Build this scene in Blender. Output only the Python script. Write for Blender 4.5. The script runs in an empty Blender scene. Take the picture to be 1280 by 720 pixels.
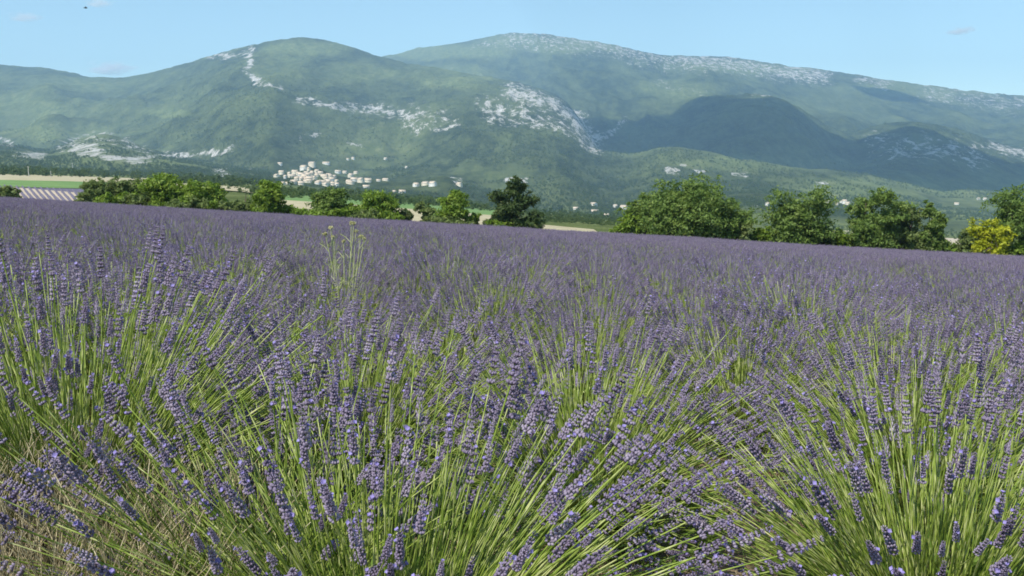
import bpy, math, random
import numpy as np
from mathutils import Vector, Matrix

# ------------------------------------------------------------------ camera, sky, sun, exposure
SC = bpy.context.scene
F_PX = 1108.0                      # focal length in photo pixels (1280 wide)
PITCH = math.atan(145.0 / F_PX)    # camera looks slightly down
cam_d = bpy.data.cameras.new('camera')
cam_d.lens = 36.0 * F_PX / 1280.0
cam_d.sensor_width = 36.0
cam_d.clip_start = 0.05
cam_d.clip_end = 60000.0
cam = bpy.data.objects.new('camera', cam_d)
SC.collection.objects.link(cam)
cam.location = (0, 0, 0)
cam.rotation_euler = (math.pi / 2 - PITCH, 0, 0)
SC.camera = cam

SUN_EL = math.radians(50)
SUN_AZ = math.radians(-140)        # from +Y towards +X: left and a little behind the camera
SUN_DIR = Vector((math.sin(SUN_AZ) * math.cos(SUN_EL), math.cos(SUN_AZ) * math.cos(SUN_EL), math.sin(SUN_EL)))
world = bpy.data.worlds.new('World')
SC.world = world
world.use_nodes = True
wn = world.node_tree.nodes
wl = world.node_tree.links
bg = wn['Background']
sky = wn.new('ShaderNodeTexSky')
sky.sky_type = 'NISHITA'
sky.sun_disc = False
sky.sun_elevation = SUN_EL
sky.sun_rotation = SUN_AZ
sky.altitude = 600
sky.air_density = 1.0
sky.dust_density = 0.1
sky.ozone_density = 0.25
tint = wn.new('ShaderNodeMix'); tint.data_type = 'RGBA'; tint.blend_type = 'MULTIPLY'
tint.inputs[0].default_value = 1.0
tint.inputs[7].default_value = (0.92, 1.03, 0.95, 1)
wl.new(sky.outputs[0], tint.inputs[6])
wl.new(tint.outputs[2], bg.inputs[0])
bg.inputs[1].default_value = 0.13
sun_l = bpy.data.lights.new('sun', 'SUN')
sun_l.energy = 4.2
sun_l.angle = math.radians(0.53)
sun_l.color = (1.0, 0.95, 0.87)
sun_o = bpy.data.objects.new('sun', sun_l)
SC.collection.objects.link(sun_o)
sun_o.rotation_euler = (-SUN_DIR).to_track_quat('-Z', 'Y').to_euler()
SC.view_settings.view_transform = 'Standard'
SC.view_settings.look = 'None'
SC.view_settings.exposure = 0.5
SC.view_settings.gamma = 1.0
SC.view_settings.use_curve_mapping = False
SC.cycles.max_bounces = 9
SC.cycles.diffuse_bounces = 2
SC.cycles.glossy_bounces = 1
SC.cycles.transmission_bounces = 3
SC.cycles.volume_bounces = 8
SC.cycles.transparent_max_bounces = 8
SC.cycles.use_denoising = True
SC.cycles.filter_width = 1.75

HAZE_DENSITY = 8.6e-5
HAZE_COLOR = (0.45, 0.705, 1.0)

# ------------------------------------------------------------------ helpers
RNG = np.random.default_rng(7)
random.seed(7)


def link(o, parent=None):
    SC.collection.objects.link(o)
    if parent is not None:
        o.parent = parent
    return o


def tag(o, label=None, cat=None, group=None, kind=None):
    if label: o['label'] = label
    if cat: o['category'] = cat
    if group: o['group'] = group
    if kind: o['kind'] = kind
    return o


def empty(name, loc=(0, 0, 0), rz=0.0):
    o = bpy.data.objects.new(name, None)
    o.empty_display_size = 0.1
    o.location = loc
    o.rotation_euler = (0, 0, rz)
    return link(o)


def np_mesh(name, verts, faces, mats, mat_idx=None, smooth=False):
    """verts (N,3); faces: (M,k) array or list of such arrays"""
    if not isinstance(faces, (list, tuple)):
        faces = [faces]
    faces = [f for f in faces if len(f)]
    me = bpy.data.meshes.new(name)
    me.vertices.add(len(verts))
    me.vertices.foreach_set('co', np.asarray(verts, np.float32).ravel())
    nl = sum(f.size for f in faces)
    npoly = sum(len(f) for f in faces)
    me.loops.add(nl)
    me.loops.foreach_set('vertex_index', np.concatenate([f.ravel() for f in faces]).astype(np.int32))
    me.polygons.add(npoly)
    sizes = np.concatenate([np.full(len(f), f.shape[1]) for f in faces])
    starts = np.concatenate([[0], np.cumsum(sizes)[:-1]])
    me.polygons.foreach_set('loop_start', starts.astype(np.int32))
    for m in mats:
        me.materials.append(m)
    if mat_idx is not None:
        me.polygons.foreach_set('material_index', np.asarray(mat_idx, np.int32))
    if smooth:
        me.polygons.foreach_set('use_smooth', np.ones(npoly, bool))
    me.update(calc_edges=True)
    return me


def obj(name, me, parent=None, loc=None):
    o = bpy.data.objects.new(name, me)
    if loc is not None:
        o.location = loc
    return link(o, parent)


class Geo:
    """collects triangle / quad soups with material index"""
    def __init__(self):
        self.v = []; self.f3 = []; self.f4 = []; self.m3 = []; self.m4 = []; self.n = 0

    def add(self, v, f, m=0):
        v = np.asarray(v, float).reshape(-1, 3); f = np.asarray(f, int)
        self.v.append(v)
        if f.shape[1] == 3:
            self.f3.append(f + self.n); self.m3.append(np.full(len(f), m))
        else:
            self.f4.append(f + self.n); self.m4.append(np.full(len(f), m))
        self.n += len(v)

    def mesh(self, name, mats, smooth=False):
        fs = []; ms = []
        if self.f3: fs.append(np.concatenate(self.f3)); ms.append(np.concatenate(self.m3))
        if self.f4: fs.append(np.concatenate(self.f4)); ms.append(np.concatenate(self.m4))
        return np_mesh(name, np.concatenate(self.v), fs, mats, np.concatenate(ms), smooth)

    def arrays(self):
        v = np.concatenate(self.v)
        f3 = np.concatenate(self.f3) if self.f3 else np.zeros((0, 3), int)
        m3 = np.concatenate(self.m3) if self.m3 else np.zeros(0, int)
        return v, f3, m3


def norm(a):
    return a / np.maximum(np.linalg.norm(a, axis=-1, keepdims=True), 1e-9)


def frames(d):
    """orthonormal frames with z = d; (N,3) -> x,y"""
    ref = np.where(np.abs(d[:, 2:3]) > 0.95, np.array([[1.0, 0, 0]]), np.array([[0, 0, 1.0]]))
    x = norm(np.cross(ref, d)); y = np.cross(d, x)
    return x, y


def tubes(paths, radii, sides=3):
    """paths (N,K,3), radii (N,K) -> verts, quads"""
    N, K, _ = paths.shape
    tan = np.gradient(paths, axis=1)
    tan = norm(tan)
    x, y = frames(tan.reshape(-1, 3))
    x = x.reshape(N, K, 3); y = y.reshape(N, K, 3)
    a = np.arange(sides) * 2 * math.pi / sides
    ring = (x[:, :, None, :] * np.cos(a)[None, None, :, None] + y[:, :, None, :] * np.sin(a)[None, None, :, None])
    v = paths[:, :, None, :] + ring * radii[:, :, None, None]
    v = v.reshape(-1, 3)
    base = (np.arange(N)[:, None, None] * K + np.arange(K - 1)[None, :, None]) * sides
    s = np.arange(sides)[None, None, :]
    s2 = (s + 1) % sides
    q = np.stack([base + s, base + s2, base + sides + s2, base + sides + s], -1).reshape(-1, 4)
    return v, q


def stamp(tv, tf, tm, pos, d, scale, roll):
    """instance template (along +z) at N placements -> verts, tris, matidx"""
    N = len(pos)
    x, y = frames(d)
    c = np.cos(roll)[:, None]; s = np.sin(roll)[:, None]
    x, y = x * c + y * s, y * c - x * s
    v = (tv[None, :, 0:1] * x[:, None] + tv[None, :, 1:2] * y[:, None] + tv[None, :, 2:3] * d[:, None])
    v = v * scale[:, None, None] + pos[:, None]
    f = tf[None] + (np.arange(N) * len(tv))[:, None, None]
    return v.reshape(-1, 3), f.reshape(-1, tf.shape[1]), np.tile(tm, N)


def _hash(ix, iy, seed):
    h = (ix.astype(np.int64) * 374761393 + iy.astype(np.int64) * 668265263 + seed * 974634777) & 0x7fffffff
    h = ((h ^ (h >> 13)) * 1274126177) & 0x7fffffff
    h = (h ^ (h >> 16)) & 0xffffff
    return h / float(0xffffff)


def vnoise(x, y, seed=0):
    x = np.asarray(x, float); y = np.asarray(y, float)
    ix = np.floor(x); iy = np.floor(y)
    fx = x - ix; fy = y - iy
    fx = fx * fx * fx * (fx * (fx * 6 - 15) + 10); fy = fy * fy * fy * (fy * (fy * 6 - 15) + 10)
    a = _hash(ix, iy, seed); b = _hash(ix + 1, iy, seed); c = _hash(ix, iy + 1, seed); d = _hash(ix + 1, iy + 1, seed)
    return (a * (1 - fx) + b * fx) * (1 - fy) + (c * (1 - fx) + d * fx) * fy


def fbm(x, y, seed=0, octv=4, gain=0.5, ridged=False):
    s = 0; a = 1; t = 0
    for i in range(octv):
        n = vnoise(x * 2 ** i + 17.3 * i, y * 2 ** i - 9.1 * i, seed + i)
        if ridged: n = 1 - np.abs(2 * n - 1)
        s = s + a * n; t += a; a *= gain
    return s / t


# pixel of the photograph -> (u, s): x/y and z/y of the view ray
CP, SP = math.cos(PITCH), math.sin(PITCH)


def ray(px, py):
    v = (360.0 - np.asarray(py, float)) / F_PX
    y = CP + v * SP
    return (np.asarray(px, float) - 640.0) / F_PX / y, (-SP + v * CP) / y


def project(x, y, z):
    d = y * CP - z * SP
    return 640 + F_PX * x / d, 360 - F_PX * (y * SP + z * CP) / d


# ------------------------------------------------------------------ materials
def mat(name):
    m = bpy.data.materials.new(name)
    m.use_nodes = True
    nt = m.node_tree
    p = nt.nodes['Principled BSDF']
    p.inputs['Roughness'].default_value = 0.8
    p.inputs['Specular IOR Level'].default_value = 0.2
    return m, nt, p


def N(nt, t, **kw):
    n = nt.nodes.new(t)
    for k, v in kw.items():
        setattr(n, k, v)
    return n


def ramp(nt, src, stops, interp='LINEAR'):
    r = N(nt, 'ShaderNodeValToRGB')
    r.color_ramp.interpolation = interp
    e = r.color_ramp.elements
    while len(e) < len(stops): e.new(0.5)
    for i, (p, c) in enumerate(stops):
        e[i].position = p
        e[i].color = (*c, 1) if len(c) == 3 else c
    nt.links.new(src, r.inputs[0])
    return r.outputs[0]


def noise(nt, scale, detail=3, coord=None, rough=0.5):
    n = N(nt, 'ShaderNodeTexNoise')
    n.inputs['Scale'].default_value = scale
    n.inputs['Detail'].default_value = detail
    n.inputs['Roughness'].default_value = rough
    if coord is not None:
        nt.links.new(coord, n.inputs['Vector'])
    return n.outputs[0]


def mix(nt, fac, a, b):
    m = N(nt, 'ShaderNodeMix', data_type='RGBA')
    for s, v in ((m.inputs[0], fac), (m.inputs[6], a), (m.inputs[7], b)):
        if isinstance(v, (int, float)): s.default_value = v
        elif isinstance(v, tuple): s.default_value = (*v, 1) if len(v) == 3 else v
        else: nt.links.new(v, s)
    return m.outputs[2]


def position(nt):
    return N(nt, 'ShaderNodeNewGeometry').outputs['Position']


def leafy(name, stops, scale, rough=0.6, transl=0.25, spec=0.25, detail=2):
    """colour varied over the place, partly translucent"""
    m, nt, p = mat(name)
    c = ramp(nt, noise(nt, scale, detail, position(nt), 0.6), stops)
    nt.links.new(c, p.inputs['Base Color'])
    p.inputs['Roughness'].default_value = rough
    p.inputs['Specular IOR Level'].default_value = spec
    if transl > 0:
        t = N(nt, 'ShaderNodeBsdfTranslucent')
        nt.links.new(c, t.inputs[0])
        ms = N(nt, 'ShaderNodeMixShader')
        ms.inputs[0].default_value = transl
        nt.links.new(p.outputs[0], ms.inputs[1]); nt.links.new(t.outputs[0], ms.inputs[2])
        nt.links.new(ms.outputs[0], nt.nodes['Material Output'].inputs[0])
    return m


M = {}
M['calyx'] = leafy('lavender_calyx', [(0.25, (0.13, 0.10, 0.17)), (0.5, (0.255, 0.21, 0.30)), (0.75, (0.40, 0.345, 0.43))], 9.0, 0.75, 0.12)
M['floret'] = leafy('lavender_floret', [(0.3, (0.20, 0.16, 0.42)), (0.7, (0.36, 0.31, 0.62))], 25.0, 0.6, 0.2)
M['stem'] = leafy('lavender_stem', [(0.30, (0.10, 0.18, 0.018)), (0.5, (0.28, 0.365, 0.06)), (0.70, (0.58, 0.60, 0.27))], 22.0, 0.5, 0.15, 0.3)
M['leaf'] = leafy('lavender_leaf', [(0.3, (0.09, 0.17, 0.02)), (0.7, (0.19, 0.28, 0.05))], 14.0, 0.6, 0.25)
M['straw'] = leafy('dry_straw', [(0.3, (0.36, 0.29, 0.16)), (0.55, (0.62, 0.53, 0.32)), (0.75, (0.76, 0.69, 0.48))], 40.0, 0.7, 0.15)
M['grass'] = leafy('green_grass', [(0.3, (0.10, 0.18, 0.03)), (0.7, (0.22, 0.30, 0.07))], 8.0, 0.6, 0.25)

m, nt, p = mat('field_soil')
pos = position(nt)
c = ramp(nt, noise(nt, 7.0, 8, pos, 0.7), [(0.3, (0.13, 0.09, 0.055)), (0.55, (0.26, 0.19, 0.12)), (0.8, (0.40, 0.32, 0.21))])
nt.links.new(c, p.inputs['Base Color'])
b = N(nt, 'ShaderNodeBump'); b.inputs['Strength'].default_value = 0.8; b.inputs['Distance'].default_value = 0.03
nt.links.new(noise(nt, 30, 6, pos, 0.7), b.inputs['Height']); nt.links.new(b.outputs[0], p.inputs['Normal'])
M['soil'] = m

# mountains: forest, scrub, grass and limestone by vertex attributes, broken up by noise
m, nt, p = mat('mountain_cover')
mp = N(nt, 'ShaderNodeMapping'); mp.inputs['Scale'].default_value = (1.0, 0.34, 0.9)
nt.links.new(position(nt), mp.inputs['Vector'])
pos = mp.outputs[0]
forest = ramp(nt, noise(nt, 0.045, 5, pos, 0.75), [(0.34, (0.018, 0.032, 0.013)), (0.5, (0.055, 0.075, 0.030)), (0.68, (0.125, 0.148, 0.062))])
scrub = ramp(nt, noise(nt, 0.03, 6, pos, 0.75), [(0.32, (0.07, 0.10, 0.033)), (0.55, (0.16, 0.19, 0.07)), (0.75, (0.25, 0.25, 0.115))])
at = N(nt, 'ShaderNodeAttribute', attribute_name='grass')
gm = N(nt, 'ShaderNodeMath', operation='ADD', use_clamp=True)
nt.links.new(at.outputs['Fac'], gm.inputs[0])
big = ramp(nt, noise(nt, 0.0022, 5, pos, 0.65), [(0.46, (0, 0, 0)), (0.62, (0.6, 0.6, 0.6))])
nt.links.new(big, gm.inputs[1])
stand = ramp(nt, noise(nt, 0.011, 5, pos, 0.7), [(0.43, (0.014, 0.024, 0.012)), (0.58, (0.10, 0.122, 0.048))])
forest = mix(nt, 0.5, forest, stand)
col = mix(nt, gm.outputs[0], forest, scrub)
rock = ramp(nt, noise(nt, 0.05, 6, pos, 0.75), [(0.3, (0.24, 0.23, 0.20)), (0.5, (0.46, 0.44, 0.40)), (0.7, (0.66, 0.64, 0.60))])
ra = N(nt, 'ShaderNodeAttribute', attribute_name='rock')
rn = N(nt, 'ShaderNodeMath', operation='ADD'); rn.inputs[1].default_value = -0.5
nt.links.new(noise(nt, 0.028, 7, pos, 0.78), rn.inputs[0])
rs = N(nt, 'ShaderNodeMath', operation='MULTIPLY_ADD'); rs.inputs[1].default_value = 5.5
nt.links.new(rn.outputs[0], rs.inputs[0]); nt.links.new(ra.outputs['Fac'], rs.inputs[2])
rm = ramp(nt, rs.outputs[0], [(0.55, (0, 0, 0)), (0.85, (1, 1, 1))])
# no limestone where the attribute is zero
gate = ramp(nt, ra.outputs['Fac'], [(0.02, (0, 0, 0)), (0.25, (1, 1, 1))])
rg = N(nt, 'ShaderNodeMath', operation='MULTIPLY')
nt.links.new(rm, rg.inputs[0]); nt.links.new(gate, rg.inputs[1])
col = mix(nt, rg.outputs[0], col, rock)
nt.links.new(col, p.inputs['Base Color'])
b = N(nt, 'ShaderNodeBump'); b.inputs['Strength'].default_value = 0.9; b.inputs['Distance'].default_value = 9.0
nt.links.new(noise(nt, 0.04, 6, pos, 0.75), b.inputs['Height']); nt.links.new(b.outputs[0], p.inputs['Normal'])
p.inputs['Roughness'].default_value = 1.0; p.inputs['Specular IOR Level'].default_value = 0.0
M['mountain'] = m


def plain(name, a, bcol, scale, rough=0.9):
    m, nt, p = mat(name)
    c = ramp(nt, noise(nt, scale, 5, position(nt), 0.65), [(0.3, a), (0.7, bcol)])
    nt.links.new(c, p.inputs['Base Color'])
    p.inputs['Roughness'].default_value = rough
    return m


M['stubble'] = plain('stubble', (0.37, 0.31, 0.18), (0.50, 0.44, 0.28), 0.15)
M['palesoil'] = plain('pale_soil', (0.44, 0.36, 0.26), (0.58, 0.49, 0.37), 0.3)
M['meadow'] = plain('meadow', (0.10, 0.20, 0.05), (0.20, 0.29, 0.09), 0.08)
M['farlav'] = plain('far_lavender', (0.10, 0.09, 0.13), (0.165, 0.15, 0.195), 0.6)
M['bark'] = plain('bark', (0.07, 0.055, 0.04), (0.16, 0.13, 0.10), 6)
M['plaster'] = plain('plaster', (0.70, 0.61, 0.46), (0.83, 0.75, 0.60), 0.12)
M['whitewash'] = plain('whitewash', (0.72, 0.69, 0.62), (0.82, 0.80, 0.74), 0.12)
M['tile'] = plain('roof_tile', (0.55, 0.44, 0.32), (0.72, 0.60, 0.46), 0.25)
M['pole'] = plain('concrete_pole', (0.45, 0.44, 0.40), (0.58, 0.56, 0.50), 2)
M['feather'] = plain('dark_feather', (0.02, 0.02, 0.02), (0.05, 0.045, 0.04), 20)
M['weed'] = leafy('pale_weed', [(0.3, (0.34, 0.38, 0.16)), (0.7, (0.55, 0.56, 0.30))], 30, 0.6, 0.2)
M['weedflower'] = leafy('pale_weed_flower', [(0.3, (0.50, 0.48, 0.20)), (0.7, (0.62, 0.60, 0.38))], 30, 0.6, 0.2)


def crown_mat(name, dark, mid, light, scale=0.9):
    return leafy(name, [(0.3, dark), (0.5, mid), (0.72, light)], scale, 0.55, 0.38, 0.3, 3)


M['tree_green'] = crown_mat('leaves_green', (0.07, 0.125, 0.024), (0.15, 0.23, 0.045), (0.25, 0.32, 0.075))
M['tree_light'] = crown_mat('leaves_light', (0.10, 0.18, 0.015), (0.19, 0.285, 0.03), (0.28, 0.36, 0.055))
M['tree_dark'] = crown_mat('leaves_dark', (0.04, 0.07, 0.022), (0.075, 0.12, 0.03), (0.14, 0.165, 0.055))
M['tree_dull'] = crown_mat('leaves_dull', (0.10, 0.145, 0.04), (0.17, 0.225, 0.06), (0.24, 0.285, 0.095))
M['tree_yellow'] = crown_mat('leaves_yellow', (0.22, 0.26, 0.01), (0.42, 0.45, 0.02), (0.55, 0.55, 0.05))
M['tree_far'] = crown_mat('leaves_far', (0.065, 0.11, 0.034), (0.11, 0.165, 0.05), (0.17, 0.22, 0.075), 0.02)

# ------------------------------------------------------------------ terrain
FA, FB, EYE = 0.0578, 0.0588, 1.05       # field falls to the right and away; eye 1.05 m over the soil
EDGE = 97.0


def field_z(x, y):
    x = np.asarray(x, float); y = np.asarray(y, float)
    und = (fbm(x / 14.0, y / 14.0, 3, 3) - 0.5) * 0.30 * np.clip((y - 3) / 12.0, 0, 1)
    return -EYE - FA * x - FB * y + und


def curve(pts):
    a = np.array(pts, float)
    u, s = ray(a[:, 0], a[:, 1])
    return u, s, (a[:, 2] if a.shape[1] > 2 else None)


SV_U, SV_S, _ = curve([(-500, 200), (0, 207), (300, 219), (450, 235), (600, 253), (740, 268), (1000, 284), (1280, 293), (1800, 300)])

RIDGES = [
    # crest points (photo px, row, distance), width of the front slope, power
    (dict(W=5500, p=1.15), [(-600, 160, 9800), (200, 120, 9600), (380, 95, 9500), (440, 80, 9500), (480, 70, 9500), (520, 60, 9400), (560, 55, 9300), (600, 48, 9300), (640, 41, 9300), (680, 42, 9300), (720, 48, 9300), (780, 58, 9200), (840, 70, 9200), (880, 68, 9100), (940, 75, 9000), (1000, 84, 9000), (1060, 92, 8900), (1120, 100, 8800), (1180, 110, 8700), (1240, 117, 8600), (1280, 120, 8500), (1500, 150, 8300), (1900, 175, 8000)]),
    (dict(W=3600, p=1.0), [(-600, 60, 6900), (-100, 75, 6800), (0, 80, 6800), (60, 85, 6700), (120, 97, 6700), (160, 98, 6600), (200, 88, 6500), (250, 73, 6400), (300, 60, 6300), (340, 50, 6300), (380, 46, 6300), (420, 52, 6300), (450, 62, 6300), (480, 72, 6200), (560, 88, 6000), (620, 97, 5800), (660, 105, 5600), (700, 119, 5500), (725, 145, 5400), (745, 178, 5300), (765, 205, 5200), (800, 300, 5200), (1900, 400, 5200)]),
    (dict(W=2300, p=0.8), [(-600, 400, 5200), (690, 320, 7000), (735, 205, 7200), (760, 176, 7300), (790, 150, 7200), (820, 133, 6800), (850, 124, 6300), (900, 116, 5700), (950, 117, 5400), (980, 123, 5400), (1010, 140, 5400), (1040, 160, 5500), (1065, 169, 5600), (1090, 158, 5400), (1130, 152, 5200), (1170, 155, 5100), (1210, 165, 5100), (1240, 178, 5100), (1280, 186, 5100), (1400, 210, 5000), (1900, 280, 5000)]),
    (dict(W=2200, p=0.9), [(-600, 300, 3900), (200, 260, 3900), (420, 216, 3900), (480, 199, 3900), (540, 189, 3900), (600, 180, 3900), (660, 174, 3900), (720, 180, 3900), (770, 193, 3800), (800, 191, 3600), (840, 184, 3500), (880, 190, 3400), (930, 200, 3300), (1000, 209, 3200), (1050, 213, 3200), (1100, 221, 3100), (1150, 233, 3000), (1180, 241, 3000), (1210, 237, 3100), (1250, 240, 3100), (1300, 244, 3100), (1500, 255, 3100), (1900, 280, 3100)]),
    (dict(W=1400, p=0.8), [(-600, 210, 3000), (-50, 192, 3000), (0, 179, 3000), (60, 190, 3000), (100, 173, 3000), (135, 166, 3000), (175, 183, 3000), (230, 197, 3000), (300, 209, 2900), (380, 216, 2800), (450, 235, 2800), (600, 300, 2800), (1900, 400, 2800)]),
    (dict(W=420, p=0.75), [(-600, 300, 2000), (250, 260, 2000), (320, 238, 2000), (350, 220, 2000), (385, 209, 2000), (400, 210, 2000), (420, 220, 2000), (445, 223, 2000), (480, 226, 2000), (520, 229, 2000), (555, 215, 2000), (580, 232, 2000), (620, 250, 2000), (700, 300, 2000), (1900, 400, 2000)]),
]
RC = []
for k, pts in RIDGES:
    cu, cs, cD = curve(pts)
    fu_ = np.linspace(-1.1, 1.1, 2201)
    ker = np.exp(-0.5 * (np.arange(-30, 31) / 9.0) ** 2); ker /= ker.sum()
    sm = lambda a: np.convolve(np.pad(a, 30, mode='edge'), ker, 'valid')
    RC.append((k, (fu_, sm(np.interp(fu_, cu, cs)), sm(sm(np.interp(fu_, cu, cD))))))


def base_z(u, d):
    sv = np.interp(u, SV_U, SV_S)
    sg = -EYE / EDGE - FA * u - FB
    dd = np.minimum(d, 2600.0)
    s = sv + (sg - sv) * np.minimum(1.0, (EDGE / np.maximum(dd, 1))) ** 0.8
    return s * dd


def terrain(u, d):
    """height at x = u*d, y = d beyond the field"""
    u = np.asarray(u, float); d = np.asarray(d, float)
    x = u * d
    zb = base_z(u, d)
    z = zb.copy()
    tb = np.zeros_like(z)
    # ridge lines meander a little so that spurs show
    for i, (k, (cu, cs, cD)) in enumerate(RC):
        D = np.interp(u, cu, cD)
        zc = np.interp(u, cu, cs) * D
        W = k['W'] * (1 + 0.25 * (fbm(u * 14, u * 0 + i, 40 + i, 2) - 0.5))
        t = np.clip((d - (D - W)) / W, 0, 1)
        tbk = np.clip((d - D) / (0.45 * W), 0, 1)
        prof = np.where(d <= D, t ** k['p'], 1 - 0.85 * tbk ** 1.3)
        zr = zb + (zc - zb) * prof
        zr = np.where((zc > zb) & (t > 0), zr, zb - 50)
        kk = 18.0
        h = np.clip(0.5 + 0.5 * (zr - z) / kk, 0, 1)
        z = z * (1 - h) + zr * h + kk * h * (1 - h) * np.clip((d - 1500) / 500, 0, 1)
        tb = np.where(h > 0.5, np.where(d <= D, t, 1.0), tb)
    hgt = z - zb
    warp = 260 * (fbm(x / 1500, d / 1500, 80, 3) - 0.5)
    rg = fbm((x + warp) / 620, (d * 0.55 + warp) / 620, 60, 5, 0.5, ridged=True) - 0.62
    amp = np.minimum(0.5 * hgt, 150) * (1 - 0.85 * tb ** 4)
    z = z + rg * amp
    z = z + (fbm(x / 120, d / 160, 90, 4, 0.6) - 0.5) * np.clip(hgt * 0.12, 0, 26)
    z = z + (fbm(x / 90, d / 90, 95, 3) - 0.5) * 2.0 * np.clip((d - 150) / 600, 0, 1)
    return z


def ground_at(x, y):
    if y < EDGE:
        return float(field_z(x, y))
    return float(terrain(np.array([x / y]), np.array([float(y)]))[0])


_dd = np.exp(np.linspace(math.log(EDGE), math.log(9600), 1500))


def hit(px, py, dmin=EDGE):
    """first point of the terrain seen at a photo pixel"""
    u, s = ray(px, py)
    z = terrain(np.full_like(_dd, float(u)), _dd)
    ok = (z >= s * _dd) & (_dd > dmin)
    i = int(np.argmax(ok)) if ok.any() else len(_dd) - 1
    return float(u) * _dd[i], _dd[i], z[i]


NU, ND = 960, 520
uu = np.linspace(-0.85, 0.85, NU)
dr = np.exp(np.linspace(math.log(EDGE - 0.2), math.log(11500), ND))
U, D = np.meshgrid(uu, dr)
Z = terrain(U, D)
Z[0] -= 0.05
X = U * D
tv = np.stack([X, D, Z], -1).reshape(-1, 3)
ii = (np.arange(ND - 1)[:, None] * NU + np.arange(NU - 1)[None]).ravel()
tq = np.stack([ii, ii + 1, ii + NU + 1, ii + NU], -1)
tme = np_mesh('mountains', tv, tq, [M['mountain']], None, True)
PX, PY = project(tv[:, 0], tv[:, 1], tv[:, 2])
DD = tv[:, 1]
_wx, _wy = PX.copy(), PY.copy()
PX = _wx + 14 * (fbm(tv[:, 0] / 260, tv[:, 1] / 420, 71, 4) - 0.5)
PY = _wy + 12 * (fbm(tv[:, 0] / 260, tv[:, 1] / 420, 75, 4) - 0.5)


def strip_mask(pts, w, st):
    """limestone belts drawn along polylines over the slopes they crop out of"""
    out = np.zeros(len(PX))
    for (x0, y0), (x1, y1) in zip(pts[:-1], pts[1:]):
        dx, dy = x1 - x0, y1 - y0
        t = np.clip(((PX - x0) * dx + (PY - y0) * dy) / max(dx * dx + dy * dy, 1e-6), 0, 1)
        r = np.hypot(PX - x0 - t * dx, PY - y0 - t * dy)
        out = np.maximum(out, np.clip(1.25 - 0.75 * r / w, 0, 1) * st * 0.8)
    return out


FAR = lambda a, b: (DD > a) & (DD < b)
rock_a = np.zeros(len(PX))
for pts, w, st, (a, b) in [
    ([(258, 71), (290, 66), (315, 62)], 2.6, 0.8, (5000, 6600)),
    ([(314, 62), (311, 90), (322, 103), (346, 115)], 5, 1.0, (4000, 6600)),
    ([(374, 123), (410, 131), (450, 136), (490, 139), (520, 148)], 6, 0.9, (3500, 6600)),
    ([(520, 148), (548, 156), (590, 176)], 15, 0.6, (3500, 6600)),
    ([(640, 113), (690, 130), (720, 150), (745, 180)], 10, 1.0, (3500, 6200)),
    ([(612, 135), (655, 148), (700, 163), (740, 182)], 15, 0.68, (3500, 6200)),
    ([(560, 166), (610, 169), (650, 169)], 4, 0.6, (3500, 6200)),
    ([(740, 188), (765, 168), (785, 148)], 4, 0.75, (3500, 7000)),
    ([(0, 176), (10, 179)], 5, 0.8, (2000, 4500)),
    ([(20, 197), (55, 196)], 5, 1.0, (1900, 4500)),
    ([(75, 186), (110, 170), (150, 177), (182, 190)], 7, 0.6, (1900, 4500)),
    ([(92, 184), (128, 194), (155, 205), (186, 200)], 8, 0.95, (1900, 4500)),
    ([(190, 196), (235, 193), (270, 189), (291, 183)], 4, 0.85, (1900, 4500)),
    ([(266, 218), (284, 214)], 3.5, 0.8, (1500, 4500)),
    ([(300, 212), (312, 209)], 2, 0.7, (1500, 4500)),
    ([(378, 175), (404, 170)], 2.5, 0.8, (2000, 6000)),
    ([(436, 182), (456, 184)], 2.5, 0.6, (2000, 6000)),
    ([(640, 46), (700, 48), (760, 58), (830, 76), (880, 80)], 13, 0.62, (6800, 9600)),
    ([(855, 74), (920, 80), (980, 89), (1030, 96)], 11, 0.8, (6800, 9600)),
    ([(1075, 97), (1110, 105)], 6, 0.7, (6000, 9600)),
    ([(1160, 116), (1220, 124), (1290, 132)], 12, 0.55, (6000, 9600)),
    ([(590, 60), (640, 54)], 3, 0.6, (7000, 9600)),
    ([(1095, 178), (1130, 184), (1180, 188), (1220, 196)], 15, 0.62, (3600, 5400)),
    ([(1240, 180), (1262, 188), (1285, 196)], 6, 0.9, (3600, 5400)),
    ([(940, 121), (972, 120)], 3, 0.5, (4000, 5600)),
    ([(836, 215), (846, 217)], 4, 0.9, (1500, 4500)),
    ([(851, 205), (857, 208)], 2.5, 0.9, (1500, 4500)),
    ([(870, 215), (880, 218)], 2.5, 0.9, (1500, 4500)),
    ([(918, 219), (935, 219)], 2.5, 0.85, (1500, 4500)),
    ([(1020, 231), (1045, 228)], 2, 0.7, (1500, 4500)),
    ([(630, 226), (655, 226)], 3, 0.9, (1500, 4500)),
    ([(545, 216), (562, 219), (573, 226)], 5, 0.5, (1500, 2400)),
    ([(940, 257), (952, 258)], 2, 0.6, (1500, 4500)),
    ([(820, 105), (850, 112), (880, 118)], 4, 0.35, (5000, 7800)),
]:
    rock_a = np.maximum(rock_a, strip_mask(pts, w, st) * FAR(a, b))
grass_a = np.zeros(len(PX))
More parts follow.
